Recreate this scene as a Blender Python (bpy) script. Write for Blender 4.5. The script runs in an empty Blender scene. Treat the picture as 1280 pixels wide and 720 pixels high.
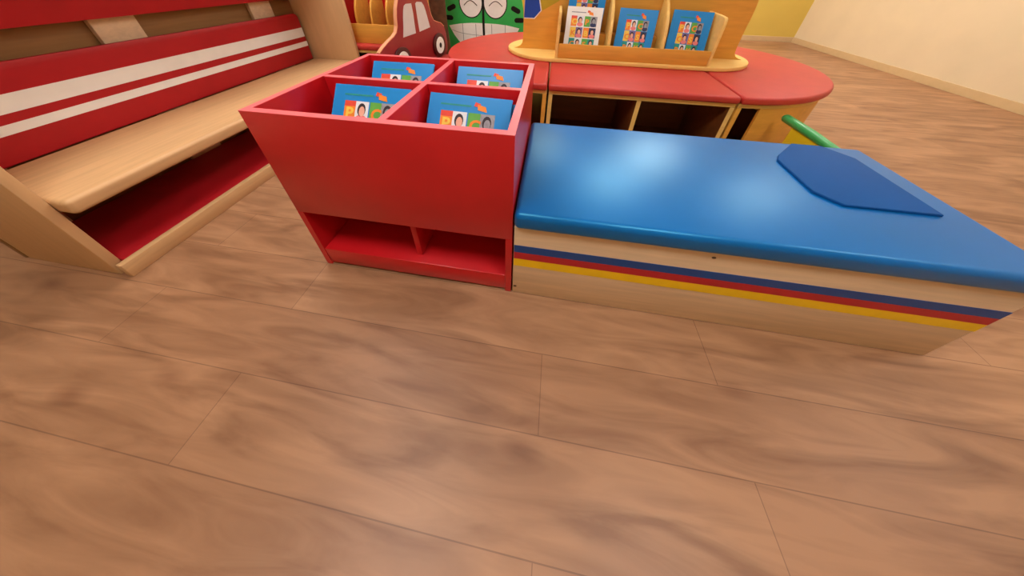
import bpy, bmesh, math, random
from mathutils import Vector, Matrix
random.seed(7)
S = bpy.context.scene
COL = S.collection
R = math.radians

# ------------------------------------------------------------------ camera
cam_d = bpy.data.cameras.new('camera')
cam = bpy.data.objects.new('camera', cam_d)
COL.objects.link(cam)
F_PX, PITCH, YAW, ROLL, PY = 340.06, 0.58718, 0.13462, 0.02171, 187.13
cy_, sy_ = math.cos(YAW), math.sin(YAW)
fw = Vector((-sy_*math.cos(PITCH), cy_*math.cos(PITCH), -math.sin(PITCH)))
r0 = Vector((cy_, sy_, 0))
u0 = r0.cross(fw)
rt = math.cos(ROLL)*r0 + math.sin(ROLL)*u0
up = -math.sin(ROLL)*r0 + math.cos(ROLL)*u0
M = Matrix((rt, up, -fw)).transposed().to_4x4()
M.translation = Vector((0.76344, -0.51426, 0.94049))
cam.matrix_world = M
cam_d.sensor_fit = 'HORIZONTAL'
cam_d.sensor_width = 36
cam_d.lens = 36*F_PX/1280
cam_d.shift_y = (PY-360)/1280          # the picture is the top strip of the frame
cam_d.clip_start = 0.02
S.camera = cam

# ------------------------------------------------------------------ world, exposure
S.view_settings.view_transform = 'Standard'
S.view_settings.look = 'None'
S.view_settings.gamma = 1
S.view_settings.use_curve_mapping = False
S.view_settings.exposure = 0.5
W = bpy.data.worlds.new('world')
S.world = W
W.use_nodes = True
W.node_tree.nodes['Background'].inputs[0].default_value = (1, .93, .84, 1)
W.node_tree.nodes['Background'].inputs[1].default_value = 0.3
LAMP_STRENGTH = 14.0
LAMP_COLOR = (1, .975, .935)
#        x     y    size  strength factor
LAMPS = [(1.54, 2.57, .62, 1), (3.75, 2.60, .62, 1), (2.60, 4.05, .8, 1.5), (-.40, 1.60, .62, .9),
         (.45, 4.05, .62, 1), (3.75, .30, .62, .7), (-.60, .60, .62, .7), (.10, -.62, .62, 1.1), (1.75, -.62, .62, 1.0)]

# ------------------------------------------------------------------ materials
def lin(c):
    return tuple(((v/255)/12.92 if v/255 <= .04045 else ((v/255+.055)/1.055)**2.4) for v in c) + (1,)

MATS = {}
def mat(name, rgb, rough=.5, spec=.5, var=.06, scale=14, bump=0.0, coat=0.0, emit=0):
    if name in MATS: return MATS[name]
    m = bpy.data.materials.new(name); m.use_nodes = True
    nt = m.node_tree; b = nt.nodes['Principled BSDF']
    c = lin(rgb)
    tc = nt.nodes.new('ShaderNodeTexCoord')
    nz = nt.nodes.new('ShaderNodeTexNoise'); nz.inputs['Scale'].default_value = scale; nz.inputs['Detail'].default_value = 4
    nt.links.new(tc.outputs['Object'], nz.inputs['Vector'])
    rp = nt.nodes.new('ShaderNodeValToRGB')
    rp.color_ramp.elements[0].position = .3; rp.color_ramp.elements[1].position = .7
    rp.color_ramp.elements[0].color = tuple(v*(1-var) for v in c[:3])+(1,)
    rp.color_ramp.elements[1].color = tuple(min(1, v*(1+var)) for v in c[:3])+(1,)
    nt.links.new(nz.outputs['Fac'], rp.inputs['Fac'])
    nt.links.new(rp.outputs['Color'], b.inputs['Base Color'])
    b.inputs['Roughness'].default_value = rough
    b.inputs['Specular IOR Level'].default_value = spec
    b.inputs['Coat Weight'].default_value = coat
    b.inputs['Coat Roughness'].default_value = .2
    if emit:
        b.inputs['Emission Color'].default_value = LAMP_COLOR+(1,)
        b.inputs['Emission Strength'].default_value = emit
    if bump:
        bp = nt.nodes.new('ShaderNodeBump'); bp.inputs['Strength'].default_value = bump; bp.inputs['Distance'].default_value = .01
        nt.links.new(nz.outputs['Fac'], bp.inputs['Height']); nt.links.new(bp.outputs['Normal'], b.inputs['Normal'])
    MATS[name] = m
    return m

def wood(name, rgb, stretch=(1, 12, 12), var=.16, rough=.5, spec=.4):
    if name in MATS: return MATS[name]
    m = bpy.data.materials.new(name); m.use_nodes = True
    nt = m.node_tree; b = nt.nodes['Principled BSDF']
    c = lin(rgb)
    tc = nt.nodes.new('ShaderNodeTexCoord')
    mp = nt.nodes.new('ShaderNodeMapping'); mp.inputs['Scale'].default_value = stretch
    nz = nt.nodes.new('ShaderNodeTexNoise'); nz.inputs['Scale'].default_value = 4; nz.inputs['Detail'].default_value = 5; nz.inputs['Distortion'].default_value = .6
    nt.links.new(tc.outputs['Object'], mp.inputs['Vector']); nt.links.new(mp.outputs['Vector'], nz.inputs['Vector'])
    rp = nt.nodes.new('ShaderNodeValToRGB')
    rp.color_ramp.elements[0].position = .3; rp.color_ramp.elements[1].position = .72
    rp.color_ramp.elements[0].color = tuple(v*(1-var) for v in c[:3])+(1,)
    rp.color_ramp.elements[1].color = tuple(min(1, v*(1+var*.7)) for v in c[:3])+(1,)
    nt.links.new(nz.outputs['Fac'], rp.inputs['Fac']); nt.links.new(rp.outputs['Color'], b.inputs['Base Color'])
    b.inputs['Roughness'].default_value = rough; b.inputs['Specular IOR Level'].default_value = spec
    MATS[name] = m
    return m

def floor_material():
    m = bpy.data.materials.new('laminate_floor'); m.use_nodes = True
    nt = m.node_tree; b = nt.nodes['Principled BSDF']; L = nt.links.new
    tc = nt.nodes.new('ShaderNodeTexCoord')
    br = nt.nodes.new('ShaderNodeTexBrick')
    br.offset = .37; br.inputs['Scale'].default_value = 1
    br.inputs['Brick Width'].default_value = 1.3; br.inputs['Row Height'].default_value = .17
    br.inputs['Mortar Size'].default_value = .0012; br.inputs['Mortar Smooth'].default_value = .3
    br.inputs['Color1'].default_value = lin((172, 130, 96)); br.inputs['Color2'].default_value = lin((160, 118, 86))
    br.inputs['Mortar'].default_value = lin((132, 96, 70))
    L(tc.outputs['Object'], br.inputs['Vector'])
    mp = nt.nodes.new('ShaderNodeMapping'); mp.inputs['Scale'].default_value = (1.1, 7, 1)
    nz = nt.nodes.new('ShaderNodeTexNoise'); nz.inputs['Scale'].default_value = 2.3; nz.inputs['Detail'].default_value = 6; nz.inputs['Distortion'].default_value = 1.2
    L(tc.outputs['Object'], mp.inputs['Vector']); L(mp.outputs['Vector'], nz.inputs['Vector'])
    r1 = nt.nodes.new('ShaderNodeValToRGB')
    r1.color_ramp.elements[0].position = .33; r1.color_ramp.elements[0].color = (.62, .55, .50, 1)
    r1.color_ramp.elements[1].position = .66; r1.color_ramp.elements[1].color = (1.06, 1.04, 1.02, 1)
    L(nz.outputs['Fac'], r1.inputs['Fac'])
    mx = nt.nodes.new('ShaderNodeMix'); mx.data_type = 'RGBA'; mx.blend_type = 'MULTIPLY'; mx.inputs[0].default_value = 1
    L(br.outputs['Color'], mx.inputs[6]); L(r1.outputs['Color'], mx.inputs[7])
    # knots
    mp2 = nt.nodes.new('ShaderNodeMapping'); mp2.inputs['Scale'].default_value = (1.6, 3.6, 1)
    vo = nt.nodes.new('ShaderNodeTexVoronoi'); vo.inputs['Scale'].default_value = 1.5
    L(tc.outputs['Object'], mp2.inputs['Vector']); L(mp2.outputs['Vector'], vo.inputs['Vector'])
    r2 = nt.nodes.new('ShaderNodeValToRGB')
    r2.color_ramp.elements[0].position = .03; r2.color_ramp.elements[0].color = (.55, .45, .42, 1)
    r2.color_ramp.elements[1].position = .16; r2.color_ramp.elements[1].color = (1, 1, 1, 1)
    L(vo.outputs['Distance'], r2.inputs['Fac'])
    mx2 = nt.nodes.new('ShaderNodeMix'); mx2.data_type = 'RGBA'; mx2.blend_type = 'MULTIPLY'; mx2.inputs[0].default_value = .8
    L(mx.outputs[2], mx2.inputs[6]); L(r2.outputs['Color'], mx2.inputs[7])
    L(mx2.outputs[2], b.inputs['Base Color'])
    b.inputs['Roughness'].default_value = .42; b.inputs['Specular IOR Level'].default_value = .4
    return m

RED = mat('red_laminate', (196, 22, 30), .30, .5, .05, 9)
RED_EDGE_SHEEN = mat('red_edge_band_sheen', (228, 100, 108), .35, .6, .04)  # edge band red, lightened by the ceiling sheen put into its colour
RED_VINYL = mat('red_vinyl', (186, 52, 44), .45, .5, .05, 12, .03)
RED_SLAT = mat('red_slat_paint', (178, 24, 34), .45, .4, .05)
CAR_RED = mat('car_red_paint', (140, 26, 36), .42, .5, .05)
TYRE = mat('tyre_dark_red', (72, 12, 16), .5, .4, .05)
PEACH = mat('peach_board_edge', (226, 160, 120), .45, .4, .05)
BLUE_VINYL = mat('blue_vinyl', (0, 94, 168), .35, .95, .05, 6, .02)
for n_ in BLUE_VINYL.node_tree.nodes:
    if n_.type == 'BSDF_PRINCIPLED': n_.inputs['Specular Tint'].default_value = (.22, .82, 1, 1)
BLUE_DARKER = mat('darker_blue', (8, 76, 142), .6, .15, .05, 6)
STRIPE_BLUE = mat('stripe_blue', (10, 72, 148), .45, .4, .06)
STRIPE_RED = mat('stripe_red', (186, 28, 42), .45, .4, .06)
STRIPE_YELLOW = mat('stripe_yellow', (246, 204, 8), .45, .4, .06)
MAPLE = wood('pale_maple_laminate', (224, 196, 160), (1, 10, 14), .10)
MAPLE_Y = wood('pale_maple_lengthwise', (206, 164, 116), (12, 1, 12), .10)
MAPLE_V = wood('pale_maple_upright', (212, 172, 124), (9, 9, .8), .06)
MAPLE_D = wood('brown_back_board', (150, 108, 62), (12, 1, 12), .15)
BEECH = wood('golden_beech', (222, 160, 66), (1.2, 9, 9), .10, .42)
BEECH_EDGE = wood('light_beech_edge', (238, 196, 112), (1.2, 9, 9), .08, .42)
BEECH_SHADE = wood('shaded_inner_beech', (112, 64, 28), (1, 8, 8), .16, .5)  # beech darkened so the cubby shade sits in the base colour
WHITE = mat('white_paint', (238, 238, 234), .5, .4, .03)
GREYWHITE = mat('window_grey_white', (206, 208, 208), .4, .4, .03)
GREEN = mat('green_paint', (52, 178, 86), .45, .4, .06)
BLACK = mat('black_paint', (14, 14, 14), .5, .3, .05)
GREY = mat('grey_line', (120, 126, 128), .5, .3, .05)
OLIVE = mat('olive_yellow_paint', (186, 160, 40), .5, .4, .06)
BLUE_PAINT = mat('deep_blue_paint', (24, 72, 168), .5, .4, .06)
BARK = mat('dark_brown_bark', (84, 54, 32), .8, .2, .25, 22, .5)
COVER_BLUE = mat('book_cover_blue', (16, 138, 214), .38, .5, .06, 5)
PAPER = mat('page_paper', (236, 232, 222), .7, .2, .04, 60)
INK = {
    'orange': mat('print_orange', (240, 140, 46), .5, .4, .08, 40),
    'red': mat('print_red', (226, 78, 58), .5, .4, .08, 40),
    'white': mat('print_white', (226, 234, 238), .5, .4, .04, 40),
    'skin': mat('print_skin', (232, 176, 150), .5, .4, .06, 40),
    'hair': mat('print_dark_hair', (46, 38, 44), .5, .4, .1, 40),
    'green': mat('print_green', (96, 172, 70), .5, .4, .08, 40),
    'teal': mat('print_teal', (40, 150, 140), .5, .4, .08, 40),
    'grey': mat('print_grey', (150, 152, 158), .5, .4, .2, 60),
    'pink': mat('print_pink', (232, 130, 130), .5, .4, .08, 40),
    'yellow': mat('print_yellow', (240, 204, 80), .5, .4, .08, 40),
    'navy': mat('print_navy', (40, 54, 96), .5, .4, .1, 40),
    'purple': mat('print_purple', (120, 96, 150), .5, .4, .1, 40),
}
INKN = list(INK); INKM = [INK[k] for k in INKN]

# ------------------------------------------------------------------ mesh helpers
class G:
    def __init__(s): s.bm = bmesh.new()
    def add(s, b, mi=0, mx=None):
        for f in b.faces: f.material_index = mi
        me = bpy.data.meshes.new('t'); b.to_mesh(me); b.free()
        if mx is not None: me.transform(mx)
        s.bm.from_mesh(me); bpy.data.meshes.remove(me)
        return s
    def box(s, x0, x1, y0, y1, z0, z1, bev=.002, seg=2, mi=0, mx=None):
        b = bmesh.new()
        bmesh.ops.create_cube(b, size=1)
        for v in b.verts:
            v.co = Vector((x0+(v.co.x+.5)*(x1-x0), y0+(v.co.y+.5)*(y1-y0), z0+(v.co.z+.5)*(z1-z0)))
        if bev: bmesh.ops.bevel(b, geom=b.edges[:], offset=bev, segments=seg, affect='EDGES', profile=.5)
        return s.add(b, mi, mx)
    def prism(s, pts, plane, d0, d1, bev=0, seg=2, mi=0, only=None):
        """outline pts in plane 'xy' / 'xz' / 'yz', extruded from d0 to d1 along the third axis"""
        def P(a, c, d):
            return {'xy': (a, c, d), 'xz': (a, d, c), 'yz': (d, a, c)}[plane]
        b = bmesh.new()
        lo = [b.verts.new(P(a, c, d0)) for a, c in pts]
        hi = [b.verts.new(P(a, c, d1)) for a, c in pts]
        n = len(pts)
        fl = b.faces.new(lo[::-1]); fh = b.faces.new(hi)
        for i in range(n): b.faces.new((lo[i], lo[(i+1) % n], hi[(i+1) % n], hi[i]))
        bmesh.ops.recalc_face_normals(b, faces=b.faces[:])
        if bev:
            ed = []
            if only in (None, 'lo'): ed += list(fl.edges)
            if only in (None, 'hi'): ed += list(fh.edges)
            bmesh.ops.bevel(b, geom=ed, offset=bev, segments=seg, affect='EDGES', profile=.5)
        return s.add(b, mi)
    def tube(s, pts, r, n=12, mi=0, cap=True):
        b = bmesh.new(); rings = []
        pts = [Vector(p) for p in pts]
        for i, p in enumerate(pts):
            t = (pts[min(i+1, len(pts)-1)]-pts[max(i-1, 0)]).normalized()
            a = Vector((0, 0, 1)) if abs(t.z) < .9 else Vector((1, 0, 0))
            u = t.cross(a).normalized(); w = t.cross(u)
            rr = r[i] if isinstance(r, (list, tuple)) else r
            rings.append([b.verts.new(p+rr*(math.cos(k*2*math.pi/n)*u+math.sin(k*2*math.pi/n)*w)) for k in range(n)])
        for A, B in zip(rings, rings[1:]):
            for k in range(n): b.faces.new((A[k], A[(k+1) % n], B[(k+1) % n], B[k]))
        if cap: b.faces.new(rings[0][::-1]); b.faces.new(rings[-1])
        bmesh.ops.recalc_face_normals(b, faces=b.faces[:])
        return s.add(b, mi)
    def lathe(s, prof, cx, cy, n=40, mi=0, fn=None):
        b = bmesh.new(); rings = []
        for r, z in prof:
            rings.append([b.verts.new((cx+r*(fn(k, z) if fn else 1)*math.cos(k*2*math.pi/n), cy+r*(fn(k, z) if fn else 1)*math.sin(k*2*math.pi/n), z)) for k in range(n)])
        for A, B in zip(rings, rings[1:]):
            for k in range(n): b.faces.new((A[k], A[(k+1) % n], B[(k+1) % n], B[k]))
        b.faces.new(rings[0][::-1]); b.faces.new(rings[-1])
        bmesh.ops.recalc_face_normals(b, faces=b.faces[:])
        return s.add(b, mi)
    def poly(s, pts, mi=0):
        vs = [s.bm.verts.new(p) for p in pts]
        f = s.bm.faces.new(vs); f.material_index = mi
        return s

ROOT = {}
def thing(name, label, cat, loc=(0, 0, 0), group=None):
    o = bpy.data.objects.new(name, None); COL.objects.link(o)
    o.empty_display_size = .1
    o.location = loc; o['label'] = label; o['category'] = cat
    if group: o['group'] = group
    ROOT[o.name] = Vector(loc)
    return o

def part(name, g, mats, parent=None, local=False, smooth=True, label=None):
    """link the collected shapes as one mesh; world coordinates unless local"""
    me = bpy.data.meshes.new(name); g.bm.to_mesh(me); g.bm.free()
    for m in (mats if isinstance(mats, (list, tuple)) else [mats]): me.materials.append(m)
    o = bpy.data.objects.new(name, me); COL.objects.link(o)
    if parent is not None:
        o.parent = parent
        rl = ROOT[parent.name]
        ROOT[o.name] = rl
        if not local: me.transform(Matrix.Translation(-rl))
    if smooth:
        me.shade_smooth(); me.set_sharp_from_angle(angle=R(38))
    if label: o['label'] = label
    return o

def struct(name, g, m):
    o = part(name, g, m, smooth=False); o['kind'] = 'structure'; return o

def arc(cx, cy, rx, ry, a0, a1, n):
    return [(cx+rx*math.cos(R(a0+(a1-a0)*i/n)), cy+ry*math.sin(R(a0+(a1-a0)*i/n))) for i in range(n+1)]

def text_mesh(ch, size, mi):
    """bold-ish letter as flat faces in the xz plane, lower left at the origin; returns (verts, faces)"""
    cu = bpy.data.curves.new('t', 'FONT'); cu.body = ch; cu.size = size; cu.offset = size*.03; cu.resolution_u = 3
    o = bpy.data.objects.new('t', cu); COL.objects.link(o)
    dg = bpy.context.evaluated_depsgraph_get(); dg.update()
    me = bpy.data.meshes.new_from_object(o.evaluated_get(dg))
    vs = [(v.co.x, v.co.y) for v in me.vertices]; fs = [tuple(p.vertices) for p in me.polygons]
    bpy.data.objects.remove(o); bpy.data.curves.remove(cu); bpy.data.meshes.remove(me)
    return vs, fs
LET = {c: text_mesh(c, 1.0, 0) for c in 'PCOSBK'}

# ------------------------------------------------------------------ room shell
X0, X1, Y0, Y1, ZC = -1.75, 4.7, -2.9, 4.9, 2.62
WALL_Y = mat('yellow_wall_paint', (214, 186, 92), .8, .2, .03, 3)
WALL_C = mat('cream_wall_paint', (222, 204, 172), .8, .2, .03, 3)
struct('floor', G().box(X0, X1, Y0, Y1, -.05, 0, 0), floor_material())
struct('ceiling', G().box(X0, X1, Y0, Y1, ZC, ZC+.05, 0), mat('ceiling_white', (226, 220, 208), .9, .1, .02, 3))
struct('wall_back', G().box(X0-.1, X1+.1, Y1, Y1+.1, -.05, ZC+.05, 0), WALL_Y)
struct('wall_front', G().box(X0-.1, X1+.1, Y0-.1, Y0, -.05, ZC+.05, 0), WALL_C)
struct('wall_left', G().box(X0-.1, X0, Y0, Y1, -.05, ZC+.05, 0), WALL_C)
struct('wall_right', G().box(X1, X1+.1, Y0, Y1, -.05, ZC+.05, 0), WALL_C)
SK = mat('skirting_paint', (206, 178, 136), .5, .4, .03)
struct('baseboard_back', G().box(X0+.016, X1-.016, Y1-.015, Y1, 0, .08, .002), SK)
struct('baseboard_left', G().box(X0, X0+.015, Y0, Y1, 0, .08, .002), SK)
struct('baseboard_right', G().box(X1-.015, X1, Y0, Y1, 0, .08, .002), SK)

# ------------------------------------------------------------------ red four-compartment book browser
bb = thing('book_browser', 'red open-topped book bin with four compartments and two low cubbies, beside the blue bench', 'book bin', (.35, .28, 0))
BW, BD, BH, T = .70, .559, .633, .020
sp = [(0, 0), (BD, 0), (BD, BH-.001), (T+.0002, BH-.001), (T+.0002, .2756), (0, .2756)]
part('side_panel', G().prism(sp, 'yz', 0, T), RED, bb)
part('side_panel', G().prism(sp, 'yz', BW-T, BW), RED, bb)
g = G().box(0, BW, 0, T, .276, BH-.001, .001)
part('front_panel', g, RED, bb)
part('back_panel', G().box(T+.0005, BW-T-.0005, BD-T, BD, 0, BH-.001, .0005), RED, bb)
CX, CYD = .371, .281          # the crossing of the dividers
part('divider', G().box(CX-.010, CX+.010, T+.001, BD-T-.001, .362, BH-.003, .0015), RED, bb)
part('divider', G().box(T+.001, CX-.0105, CYD-.009, CYD+.009, .362, BH-.003, .0015), RED, bb)
part('divider', G().box(CX+.0105, BW-T-.001, CYD-.009, CYD+.009, .362, BH-.003, .0015), RED, bb)
part('bin_floor', G().box(T+.001, BW-T-.001, T+.001, BD-T-.001, .342, .361, .001), RED, bb)
# banding along every upper edge, ceiling sheen painted into its lighter pink
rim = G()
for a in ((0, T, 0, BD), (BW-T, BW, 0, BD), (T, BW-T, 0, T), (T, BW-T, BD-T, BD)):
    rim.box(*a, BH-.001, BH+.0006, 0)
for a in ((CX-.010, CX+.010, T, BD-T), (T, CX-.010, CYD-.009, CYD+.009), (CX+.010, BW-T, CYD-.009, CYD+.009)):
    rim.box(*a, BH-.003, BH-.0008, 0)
part('edge_banding', rim, RED_EDGE_SHEEN, bb, label='red banding along the top edges, lightened to pink for ceiling sheen')
part('cubby_top', G().box(T+.001, BW-T-.001, T+.001, .30, .276, .290, .001), RED, bb)
part('base_shelf', G().box(T+.0005, BW-T-.0005, .001, BD-T-.001, .012, .090, .003), RED, bb)
part('cubby_divider', G().box(CX-.011, CX+.009, .030, .298, .091, .2755, .0015), RED, bb)
part('cubby_back', G().box(T+.001, BW-T-.001, .30, .312, .091, .341, .001), RED, bb)

# ------------------------------------------------------------------ printed covers
def cover_art(w, h, v_first, rows, cw, chh, u0, gap=.004, blue=True, seed=1, logo=True, letters='PCOSBK'):
    """picture grid on a cover of width w and height h (origin bottom centre, facing -y)"""
    rnd = random.Random(seed)
    g = G()
    y = -.0006
    def q(ua, ub, va, vb, ink, dy=0):
        yy = y-dy
        g.poly([(ua, yy, va), (ub, yy, va), (ub, yy, vb), (ua, yy, vb)], INKN.index(ink))
    def ell(cu, cv, ru, rv, ink, dy=0, n=14, a0=0, a1=360):
        yy = y-dy
        g.poly([(cu+ru*math.cos(R(a0+(a1-a0)*i/n)), yy, cv+rv*math.sin(R(a0+(a1-a0)*i/n))) for i in range(n)], INKN.index(ink))
    def letter(c, u, v, sz, ink, dy):
        vs, fs = LET[c]
        vv = [g.bm.verts.new((u+a*sz, y-dy, v+b*sz)) for a, b in vs]
        for f in fs:
            try:
                ff = g.bm.faces.new([vv[i] for i in f]); ff.material_index = INKN.index(ink)
            except ValueError: pass
    L = -w/2
    pal = [('red', 'orange', 'white', 'skin'), ('green', 'orange', 'grey', 'navy'), ('yellow', 'orange', 'purple', 'skin'),
           ('orange', 'yellow', 'navy', 'pink'), ('teal', 'orange', 'white', 'navy'), ('green', 'teal', 'teal', 'white')]
    k = 0
    for r in range(rows):
        vt = h-v_first-r*(chh+gap); vb = vt-chh
        if vb < .004: vb = .004
        for c in range(2):
            ua = L+u0+c*(cw+gap); um = ua+cw*.46; ub = ua+cw
            p = pal[k % 6]
            q(ua, um, vb, vt, p[0] if k % 3 else 'orange'); q(um, ub, vb, vt, p[2])
            if k == 0: q(ua, um, vt-chh*.24, vt, 'red', .0003)
            hh = min(chh, vt-vb)
            letter(letters[k % 6], ua+cw*.07, vb+hh*.2, hh*.72, 'orange' if p[0] != 'orange' and k else 'yellow', .0006)
            cu = (um+ub)/2
            ell(cu, vb+hh*.2, cw*.24, hh*.2, p[3] if p[3] != 'skin' else 'pink', .0003)
            ell(cu-cw*.01, vb+hh*.62, cw*.17, hh*.30, 'hair', .0005)
            ell(cu+cw*.01, vb+hh*.55, cw*.12, hh*.23, 'skin' if k != 1 else 'grey', .0007)
            k += 1
    vt = h-v_first
    # fine unreadable title rule and the little ribbon
    q(L+u0*.9, L+u0+cw*1.12, vt+v_first*.34, vt+v_first*.44, 'teal' if blue else 'grey')
    if logo:
        uu = L+u0+cw*1.22; s = cw*.44
        yy = y-.0004
        g.poly([(uu, yy, vt+v_first*.42), (uu+s*.6, yy, vt+v_first*.34), (uu+s*.55, yy, vt+v_first*.58), (uu+.1*s, yy, vt+v_first*.66)], INKN.index('red'))
        yy -= .0003
        g.poly([(uu+s*.35, yy, vt+v_first*.20), (uu+s*1.15, yy, vt+v_first*.10), (uu+s*1.02, yy, vt+v_first*.42), (uu+s*.30, yy, vt+v_first*.52)], INKN.index('orange'))
    bmesh.ops.recalc_face_normals(g.bm, faces=g.bm.faces[:])
    for f in g.bm.faces:
        if f.normal.y > 0: f.normal_flip()
    return g

def make_book(name, label, cat, w, h, t, cover_m, art, group):
    o = thing(name, label, cat, (0, 0, 0), group)
    g = G().box(-w/2, w/2, 0, .0012, 0, h, .0004, 1).box(-w/2, w/2, t-.0012, t, 0, h, .0004, 1).box(-w/2, -w/2+.0014, .0012, t-.0012, 0, h, 0)
    part('cover', g, cover_m, o, True)
    part('page_block', G().box(-w/2+.0016, w/2-.003, .0014, t-.0014, .003, h-.003, 0), PAPER, o, True, False, 'cream page edges')
    part('cover_print', art, INKM, o, True, False, 'printed grid of small pictures')
    return o
def copy_thing(src, label):
    c = src.copy(); COL.objects.link(c); c['label'] = label
    for ch in src.children:
        d = ch.copy(); COL.objects.link(d); d.parent = c
    return c
def place(o, loc, lean, roll=0, yaw=0):
    """lean back by lean degrees, roll in the cover's own plane"""
    o.rotation_mode = 'XYZ'
    m = Matrix.Rotation(R(yaw), 4, 'Z') @ Matrix.Rotation(R(-lean), 4, 'X') @ Matrix.Rotation(R(roll), 4, 'Y')
    o.rotation_euler = m.to_euler('XYZ'); o.location = loc

BKW, BKH = .258, .285
bk = make_book('activity_book', 'blue activity book lying back in the front right compartment of the red bin', 'book', BKW, BKH, .009, COVER_BLUE,
               cover_art(BKW, BKH, .052, 3, .083, .072, .042), 'blue activity books in the red bin')
LEAN = 37
def bin_book(o, xl, ytop, ztop, roll, yaw=0, lean=LEAN, h=BKH):
    """put the book so that its top left corner comes at (xl, ytop, ztop)"""
    m = Matrix.Rotation(R(yaw), 3, 'Z') @ Matrix.Rotation(R(-lean), 3, 'X') @ Matrix.Rotation(R(roll), 3, 'Y')
    place(o, Vector((xl, ytop, ztop))-m @ Vector((-BKW/2, 0, h)), lean, roll, yaw)
bin_book(bk, .402, .245, .617, 1.5)
b2 = copy_thing(bk, 'blue activity book behind another in the front right bin compartment, its right corner peeping out'); bin_book(b2, .415, .2535, .606, 3.0)
b3 = copy_thing(bk, 'blue activity book in the front left compartment of the red bin'); bin_book(b3, .078, .250, .620, .5)
b4 = copy_thing(bk, 'blue activity book in the back left compartment of the red bin'); bin_book(b4, .045, .520, .617, -.3)
b5 = copy_thing(bk, 'blue activity book in the back right compartment of the red bin'); bin_book(b5, .404, .520, .617, .3)

# ------------------------------------------------------------------ blue bench
be = thing('storage_bench', 'low wooden bench with glossy blue cushion and three coloured stripes, right of the red bin', 'bench', (1.33, .27, 0))
BX0, BX1 = .7045, 1.95
g = G().box(BX0, BX1, -.012, .533, .3362, .396, .017, 5)
part('seat_cushion', g, BLUE_VINYL, be)
part('front_panel', G().box(BX0+.001, BX1-.002, 0, .018, 0, .3355, .0015), MAPLE, be)
part('back_panel', G().box(BX0+.001, BX1-.002, .505, .523, 0, .3355, .0015), MAPLE, be)
part('side_panel', G().box(BX0+.001, BX0+.019, .0185, .5045, 0, .3355, .0015), MAPLE, be)
part('side_panel', G().box(BX1-.020, BX1-.002, .0185, .5045, 0, .3355, .0015), MAPLE, be)
for z0, z1, m, l in ((.2255, .257, STRIPE_BLUE, 'dark blue stripe'), (.194, .225, STRIPE_RED, 'red stripe'), (.158, .1935, STRIPE_YELLOW, 'yellow stripe')):
    part('stripe', G().box(BX0+.002, BX1-.003, -.0012, -.0002, z0, z1, 0), m, be, label=l)
for x, z in ((1.237, .316), (.714, .040)):
    s = G().prism(arc(x, z, .0055, .004, 0, 360, 11)[:-1], 'xz', -.0012, -.0001)
    part('screw_cap', s, mat('brown_cap', (96, 66, 46), .5, .4, .05), be)
patch = G().prism([(1.578, .385), (1.574, .22), (1.62, .17), (1.86, .17), (1.86, .44), (1.80, .512), (1.70, .512), (1.60, .418)], 'xy', .3968, .405, .0035, 3, only='hi')  # thin raised shape with a cut corner, darker blue than the cushion
o = part('blue_patch', patch, BLUE_DARKER); o['label'] = 'thin darker blue patch with cut corner on the blue bench cushion'; o['category'] = 'seat pad'

# ------------------------------------------------------------------ maple display bench on the left
lu = thing('display_bench', 'pale wooden display bench with red striped back slats along the left side', 'display bench', (-.87, .65, 0))
part('end_panel', G().box(-1.10, -.688, 1.402, 1.428, 0, 1.30, .004), MAPLE_V, lu)
part('end_panel', G().box(-1.10, -.688, -.158, -.132, 0, 1.30, .004), MAPLE_V, lu)
g = G().box(-1.0545, -.632, -.130, 1.4005, .283, .336, .014, 5)
part('ledge', g, MAPLE_Y, lu)
def slat(z0, z1, stripes):
    rr = .03
    pts = [(-.12, z0), (1.380, z0)] + arc(1.381-rr, z1-rr, rr, rr, 0, 90, 6) + arc(-.12+rr, z1-rr, rr, rr, 90, 180, 6)
    s = part('back_slat', G().prism(pts, 'yz', -1.076, -1.056, .003), RED_SLAT, lu)
    for a, b in stripes:
        part('stripe', G().box(-1.0558, -1.0550, -.118, 1.379, a, b, 0), WHITE, s, label='white stripe')
slat(.337, .650, ((.432, .465), (.497, .557)))
slat(.742, 1.05, ((.835, .868), (.900, .960)))
part('back_board', G().box(-1.132, -1.118, -.158, 1.428, 0, 1.30, .002), MAPLE_D, lu)
for y in (1.10, .42, -.10):
    part('back_batten', G().box(-1.117, -1.095, y, y+.145 if y > 0 else y+.08, .05, 1.29, .002), MAPLE, lu)
part('shade_shelf', G().box(-1.0545, -.80, -.1315, 1.4015, .985, 1.008, .003), MAPLE_Y, lu)  # unseen upper shelf, added to shade the far end panel
part('base_shelf', G().box(-1.0945, -.6625, -.131, 1.4015, .030, .056, .002), RED_SLAT, lu)
part('base_board', G().box(-.662, -.636, -.158, 1.4015, 0, .062, .003), MAPLE_Y, lu)

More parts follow.
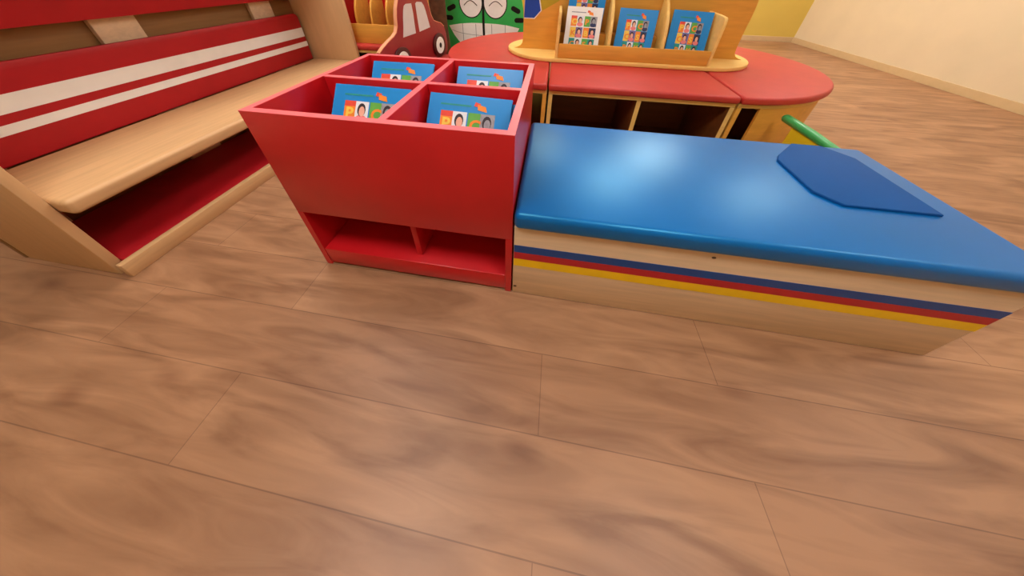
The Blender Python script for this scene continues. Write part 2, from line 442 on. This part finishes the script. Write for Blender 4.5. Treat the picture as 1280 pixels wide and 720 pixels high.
# ------------------------------------------------------------------ red seat island in the middle distance
YC, RX, RY = 1.59, .75, .722
ZS0, ZS1 = .403, .442
sc = thing('seat_cabinet', 'long golden wooden cabinet with open cubbies and a red cushion, behind the blue bench', 'seat cabinet', (1.243, YC, 0))
XA, XB = .7665, 1.694
part('seat_cushion', G().box(XA-.004, XB+.004, YC-RY, YC+RY, ZS0, ZS1, .014, 4), RED_VINYL, sc)
cab_mid = 1.236
yf, yb = YC-RY+.018, YC+RY-.018
part('top_board', G().box(XA, XB, yf, yb, .381, .4025, .002), BEECH_EDGE, sc)
part('bottom_board', G().box(XA, XB, yf, yb, .02, .042, .002), BEECH_SHADE, sc)
part('plinth', G().box(XA+.01, XB-.01, yf+.03, yb-.03, 0, .0195, 0), BEECH_SHADE, sc)
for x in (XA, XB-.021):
    sb = part('side_board', G().box(x, x+.021, yf+.0015, yb, .0425, .3805, .0005), BEECH_SHADE, sc)
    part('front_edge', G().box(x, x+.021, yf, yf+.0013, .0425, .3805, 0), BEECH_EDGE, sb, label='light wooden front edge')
cd_ = part('cubby_divider', G().box(cab_mid-.011, cab_mid+.011, yf+.0055, YC-.31, .0425, .3805, .0005), BEECH_SHADE, sc)
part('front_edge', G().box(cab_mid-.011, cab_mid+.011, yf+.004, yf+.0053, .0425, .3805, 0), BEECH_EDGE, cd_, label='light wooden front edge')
part('back_board', G().box(XA+.0215, XB-.0215, YC-.309, YC-.297, .0425, .3805, 0), BEECH_SHADE, sc)
part('back_panel', G().box(XA+.0215, XB-.0215, yb-.012, yb, .0425, .3805, 0), BEECH, sc)

def round_end(x, sgn, label):
    """half-round seat cabinet whose flat side stands at x; sgn -1 rounds to the left"""
    t = thing('rounded_seat_cabinet', label, 'seat cabinet', (x+sgn*.35, YC, 0))
    a0, a1 = (90, 270) if sgn < 0 else (-90, 90)
    cush = arc(x+sgn*.001, YC, RX, RY, a0, a1, 48)
    part('seat_cushion', G().prism(cush, 'xy', ZS0, ZS1, .013, 4), RED_VINYL, t)
    inn = arc(x, YC, RX-.02, RY-.018, a0, a1, 48)
    part('top_board', G().prism(inn, 'xy', .381, .4025, .002), BEECH_EDGE, t)
    part('bottom_board', G().prism(inn, 'xy', .02, .042, .002), BEECH_SHADE, t)
    part('plinth', G().prism(arc(x, YC, RX-.06, RY-.06, a0, a1, 40), 'xy', 0, .0195), BEECH_SHADE, t)
    xs = (x-.022, x) if sgn < 0 else (x, x+.022)
    part('side_board', G().box(*xs, yf, yb, .0425, .3805, .0015), BEECH, t)
    # the curved skin starts after an open cubby next to the flat side
    s0, s1 = (200, 250) if sgn < 0 else (-81, 60)
    if sgn < 0: s0, s1 = 120, 248
    out = arc(x, YC, RX-.022, RY-.020, s0, s1, 40); inr = arc(x, YC, RX-.034, RY-.032, s1, s0, 40)
    part('curved_panel', G().prism(out+inr, 'xy', .0425, .3805), BEECH, t)
    return t
round_end(.7555, -1, 'half-round seat cabinet with a red cushion behind the red book bin')
round_end(1.705, 1, 'half-round seat cabinet with a red cushion at the right end of the island')

# ---- yellow display rack standing on the island
rk = thing('magazine_rack', 'golden wooden magazine rack with a round-ended base standing on the red seat island', 'magazine rack', (1.243, YC, ZS1))
ZB = .469
st = arc(.768, YC, .33, .315, 90, 270, 32) + arc(1.72, YC, .33, .315, -90, 90, 32)
part('base_plate', G().prism(st, 'xy', ZS1+.0006, ZB-.0005, .006, 3), BEECH_EDGE, rk)
def mirror(p): return [(2*1.244-x, z) for x, z in reversed(p)]
lefto = [(.490, ZB), (.515, .476), (.536, .488), (.548, .506), (.552, .54), (.551, .66), (.547, .72), (.548, .80), (.560, .86), (.60, .905), (.68, .925), (.80, .93)]
pan = part('center_panel', G().prism(lefto[::-1]+mirror(lefto)[::-1], 'xz', 1.500, 1.522), BEECH, rk)
def art_poly(pts, yy, mi, g): g.prism(pts, 'xz', yy, yy+.0005, mi=mi)
ga = G()
art_poly([(.668, .712), (.683, .719), (.730, .746), (.776, .773), (.80, .82), (.79, .915), (.69, .915), (.645, .90), (.648, .78)], 1.4990, 0, ga)
art_poly([(.5535, .662), (.625, .662), (.669, .713), (.655, .776), (.648, .89), (.61, .895), (.572, .865), (.5535, .80)], 1.4984, 1, ga)
art_poly([(.5535, .668), (.622, .668), (.662, .714), (.648, .775), (.642, .884), (.612, .888), (.576, .86), (.5565, .80)], 1.4978, 2, ga)
part('painted_decoration', ga, [OLIVE, WHITE, BLUE_PAINT], pan, label='blue and olive painted shapes with white outline')
part('front_board', G().box(.8005, 1.6885, 1.284, 1.299, ZB, .557, .002), BEECH, rk)
def div_board(x, prof, nm):
    part(nm, G().prism(prof, 'yz', x-.009, x+.009, .005, 3), BEECH_EDGE, rk)
full = [(1.3005, ZB), (1.3005, .55), (1.309, .60), (1.322, .65), (1.345, .70), (1.378, .745), (1.42, .785), (1.46, .815), (1.4985, .84), (1.4985, ZB)]
small = [(1.3005, ZB), (1.3005, .69)] + arc(1.318, .725, .017, .022, 180, 90, 5)[0:] + [(1.40, .760), (1.4965, .772), (1.4965, ZB)]
small = [(1.284, ZB), (1.284, .715), (1.288, .730), (1.298, .738), (1.34, .742), (1.40, .745), (1.4965, .748), (1.4965, ZB)]
div_board(.7905, small, 'end_board'); div_board(1.6985, small, 'end_board')
div_board(1.103, full, 'divider'); div_board(1.418, full, 'divider')
for x0, x1 in ((.801, 1.0925), (1.1135, 1.4075), (1.4285, 1.688)):
    part('step', G().box(x0, x1, 1.415, 1.4965, ZB, .60, .002), BEECH, rk)

MW, MH = .222, .292
mg = make_book('magazine', 'blue picture magazine in the middle slot of the golden rack', 'magazine', MW, MH, .005, COVER_BLUE,
               cover_art(MW, MH, .062, 4, .064, .060, .048, .003, True, 3), 'blue magazines in the golden rack')
place(mg, (1.247, 1.316, .4755), 18, 2.0, -2)
m3 = copy_thing(mg, 'blue picture magazine in the third slot from the left of the golden rack'); place(m3, (1.553, 1.316, .4755), 18, 2.5, -2)
m1b = copy_thing(mg, 'blue picture magazine standing on the step behind the white one in the golden rack'); place(m1b, (.946, 1.425, .6035), 9, 1.0, 0)
mw = make_book('magazine', 'white picture magazine in the leftmost slot of the golden rack', 'magazine', .215, MH, .004, WHITE,
               cover_art(.215, MH, .052, 4, .076, .060, .030, .005, False, 5, letters='OPKBCS'), None)
place(mw, (.934, 1.318, .4755), 18, 1.5, 0)

# ------------------------------------------------------------------ second seat island far left, with its own rack
s2 = thing('seat_cabinet', 'red cushioned wooden seat cabinet between the maple end panel and the red car', 'seat cabinet', (-.80, 1.80, 0))
A0, A1 = -1.28, -.34
part('seat_cushion', G().box(A0, A1, 1.437, 2.10, ZS0, ZS1, .014, 4), RED_VINYL, s2)
part('top_board', G().box(A0+.01, A1-.005, 1.452, 2.09, .381, .4025, .002), BEECH_EDGE, s2)
part('bottom_board', G().box(A0+.01, A1-.005, 1.452, 2.09, 0, .042, .002), BEECH_SHADE, s2)
for x in (A0+.01, A1-.026): part('side_board', G().box(x, x+.021, 1.452, 2.09, .0425, .3805, .0015), BEECH, s2)
part('back_board', G().box(A0+.032, A1-.027, 2.07, 2.089, .0425, .3805, 0), BEECH_SHADE, s2)
r2 = thing('book_rack', 'golden wooden rack with close-set rounded dividers on the far left red seat', 'book rack', (-.80, 1.75, ZS1))
part('front_board', G().box(A0+.03, A1-.04, 1.500, 1.515, ZS1+.0005, .578, .002), BEECH, r2)
disc = [(1.516, ZS1+.0005), (1.516, .56)] + [(1.516+.17*(1-math.cos(R(a))), .60+.20*math.sin(R(a))) for a in range(0, 91, 9)] + [(1.70, .80), (1.70, ZS1+.0005)]
for i in range(4):
    x = -.700+.122*i
    part('divider', G().prism(disc, 'yz', x-.008, x+.008, .004, 3), BEECH, r2)
part('back_board', G().box(A0+.03, A1-.04, 1.702, 1.722, ZS1+.0005, 1.10, .003), RED, r2, label='red back board')

# ------------------------------------------------------------------ red car cut-out seat
A = R(-8)
car = thing('car_seat', 'red car-shaped cut-out board with white windows and wheels on a low red seat', 'car cut-out', (-.22, 1.0, 0))
car.rotation_euler = (0, 0, A)
ol = [(.06, .335), (.0, .35), (-.045, .40), (-.055, .46), (-.024, .519), (.015, .540), (.062, .560), (.129, .583), (.161, .600), (.180, .632),
      (.189, .679), (.205, .726), (.233, .775), (.262, .818), (.31, .848), (.37, .860), (.44, .858), (.50, .838), (.538, .80), (.560, .746), (.572, .700),
      (.588, .645), (.611, .610), (.65, .596), (.712, .578), (.755, .548), (.778, .490), (.785, .42), (.776, .36), (.75, .335)]
body = part('body_board', G().prism(ol, 'yz', -.022, 0, .003, 2), CAR_RED, car, True)
ring = G()
n = len(ol)
for i in range(4, n-5):
    p, q2 = Vector(ol[i]), Vector(ol[i+1]); d = (q2-p).normalized(); nn = Vector((-d.y, d.x))
    a, b_ = p+nn*.0012, q2+nn*.0012
    ring.prism([tuple(p-nn*.0035), tuple(q2-nn*.0035), tuple(b_), tuple(a)], 'yz', -.0215, .0006)
part('edge_band', ring, PEACH, car, True, label='pale peach edge band along the outline')
for w in ([(.217, .560), (.238, .620), (.252, .671), (.268, .715), (.280, .735), (.301, .744), (.362, .742), (.366, .683), (.362, .620), (.360, .562)],
          [(.407, .563), (.405, .663), (.407, .737), (.425, .746), (.482, .740), (.504, .718), (.518, .685), (.530, .640), (.548, .571)]):
    part('side_window', G().prism(w, 'yz', .0002, .0012), GREYWHITE, car, True, label='grey-white painted window')
for u, z in ((.641, .426), (.165, .424)):
    w = part('wheel', G().prism(arc(u, z, .090, .088, 0, 360, 40)[:-1], 'yz', .0005, .012, .003, 2), TYRE, car, True, label='dark red wheel')
    part('hub', G().prism(arc(u, z, .060, .062, 0, 360, 32)[:-1], 'yz', .0122, .0150, .001, 1), WHITE, w, True, label='white hub')
    part('hub_center', G().prism(arc(u, z, .016, .020, 0, 360, 20)[:-1], 'yz', .0152, .017), BLACK, w, True, label='black hub centre')
part('seat_base', G().box(-.022, .110, .03, .76, 0, .330, .008, 3), RED_VINYL, car, True)

# ------------------------------------------------------------------ brown trunk post
def wob(k, z): return 1+.05*math.sin(k*1.57+z*9)+.04*math.sin(k*.47-z*5)
tr = thing('tree_trunk', 'dark brown round tree trunk post standing between the red car and the green cabinet', 'tree trunk', (-.372, 2.30, 0))
part('trunk', G().lathe([(.15, 0), (.115, .06), (.092, .18), (.080, .40), (.076, .8), (.078, 1.2), (.090, 1.45)], -.372, 2.30, 28, fn=wob), BARK, tr)
part('cap', G().lathe([(.092, 1.4505), (.10, 1.47), (.08, 1.50), (.02, 1.51)], -.372, 2.30, 28), BARK, tr)

# ------------------------------------------------------------------ green grinning cabinet
fc = thing('face_cabinet', 'green two-door cabinet painted as a grinning striped cat face behind the red seat', 'cabinet', (0, 2.80, 0))
part('body', G().box(-.425, .435, 2.6205, 2.95, 0, .93, .004), mat('yellow_board', (226, 190, 60), .5, .4, .05), fc)
FY = 2.60
half = [(0, .05), (.20, .05), (.34, .08), (.41, .16), (.438, .28), (.442, .38), (.437, .48), (.424, .57), (.405, .66), (.375, .76), (.33, .85), (.25, .93), (.15, .98), (0, 1.0)]
def dr(sgn):
    cx = .004+sgn*.004
    pts = [(cx+sgn*x, z) for x, z in half]
    d = part('door', G().prism(pts, 'xz', FY, FY+.02, .002), GREEN, fc, label='left half of the green face' if sgn < 0 else 'right half of the green face')
    ec, ez = .004+sgn*.130, .640
    part('eye', G().prism(arc(ec, ez, .127, .150, 0, 360, 40)[:-1], 'xz', FY-.0015, FY-.0003).prism(arc(ec, ez, .117, .139, 0, 360, 40)[:-1], 'xz', FY-.0025, FY-.0016, mi=1), [BLACK, WHITE], d)
    part('closed_lid', G().tube([(ec+sgn*.004-.07+.14*i/10, FY-.0028, .612+.045*math.sin(math.pi*i/10)) for i in range(11)], .004, 6), BLACK, d)
    for (sx, sz, rot) in ((.345, .585, -25), (.385, .488, 2)):
        rr_ = .024; L = .052
        caps = arc(L-rr_, 0, rr_, rr_, -90, 90, 8)+arc(-(L-rr_), 0, rr_, rr_, 90, 270, 8)
        c, s_ = math.cos(R(rot*-sgn*-1)), math.sin(R(rot*-sgn*-1))
        P = [(.004+sgn*sx+x*c-z*s_, sz+x*s_+z*c) for x, z in caps]
        part('face_stripe', G().prism(P, 'xz', FY-.0012, FY-.0003), BLACK, d)
    up_ = [(.0, .446), (.13, .444), (.25, .434), (.385, .410)]
    lo_ = [(.33, .31), (.28, .245), (.20, .19), (.10, .158), (0, .15)]
    mp_ = [(cx+sgn*x, z) for x, z in up_+lo_]
    gm = G().prism(mp_, 'xz', FY-.0015, FY-.0003)
    for x in (.088, .235):
        gm.box(.004+sgn*x-.0025, .004+sgn*x+.0025, FY-.0020, FY-.0016, .20 if x > .1 else .17, .437, 0, mi=1)
    # lower edge line of the upper teeth
    gm.tube([(.004+sgn*x, FY-.0018, z) for x, z in ((.36, .368), (.30, .348), (.235, .335), (.15, .326), (.02, .320))], .0022, 5, mi=1)
    part('mouth', gm, [WHITE, GREY], d, label='white teeth')
dr(-1); dr(1)
part('seam_strip', G().box(-.008, .016, FY-.006, FY-.0026, .05, 1.0, .001), BLACK, fc, label='black strip down the middle')

# ------------------------------------------------------------------ small plastic chair behind the bench, right
ch = thing('child_chair', 'small chair with green rail and yellow seat just behind the blue bench, far right', 'chair', (2.06, .72, 0))
PG = mat('green_plastic', (60, 158, 84), .35, .5, .04); PYL = mat('yellow_plastic', (228, 196, 34), .35, .5, .04)
part('seat', G().box(1.935, 2.20, .58, .86, .195, .222, .010, 3), PYL, ch)
part('back_rail', G().tube([(1.926, .540, .352), (1.926, .548, .354), (1.926, .70, .358), (1.926, .862, .356), (1.926, .872, .354), (1.926, .877, .352)], [.008, .017, .020, .020, .014, .006], 14), PG, ch, label='green rail')
part('back_board', G().box(1.921, 1.931, .60, .80, .18, .345, .003), PYL, ch)
for x in (1.955, 2.18):
    for y in (.60, .84):
        part('leg', G().tube([(x+(.015 if x > 2.1 else -.015), y+(.01 if y > .7 else -.01), .0), (x, y, .197)], [.012, .015], 10), WHITE, ch)

# ------------------------------------------------------------------ ceiling lights
LM = []
for i, (x, y, s, f) in enumerate(LAMPS):
    lm = bpy.data.materials.new('lamp_diffuser'); lm.use_nodes = True
    nt = lm.node_tree; b = nt.nodes['Principled BSDF']
    b.inputs['Emission Color'].default_value = LAMP_COLOR+(1,)
    b.inputs['Emission Strength'].default_value = LAMP_STRENGTH*f
    t = thing('ceiling_light', 'square white ceiling light panel overhead, out of the photo', 'ceiling light', (x, y, ZC), 'ceiling light panels')
    h = s/2
    fr = G()
    for a in ((x-h-.03, x+h+.03, y-h-.03, y-h), (x-h-.03, x+h+.03, y+h, y+h+.03), (x-h-.03, x-h, y-h, y+h), (x+h, x+h+.03, y-h, y+h)):
        fr.box(*a, ZC-.03, ZC-.0005, .002)
    part('frame', fr, WHITE, t)
    part('diffuser', G().box(x-h+.001, x+h-.001, y-h+.001, y+h-.001, ZC-.022, ZC-.006, 0), lm, t)
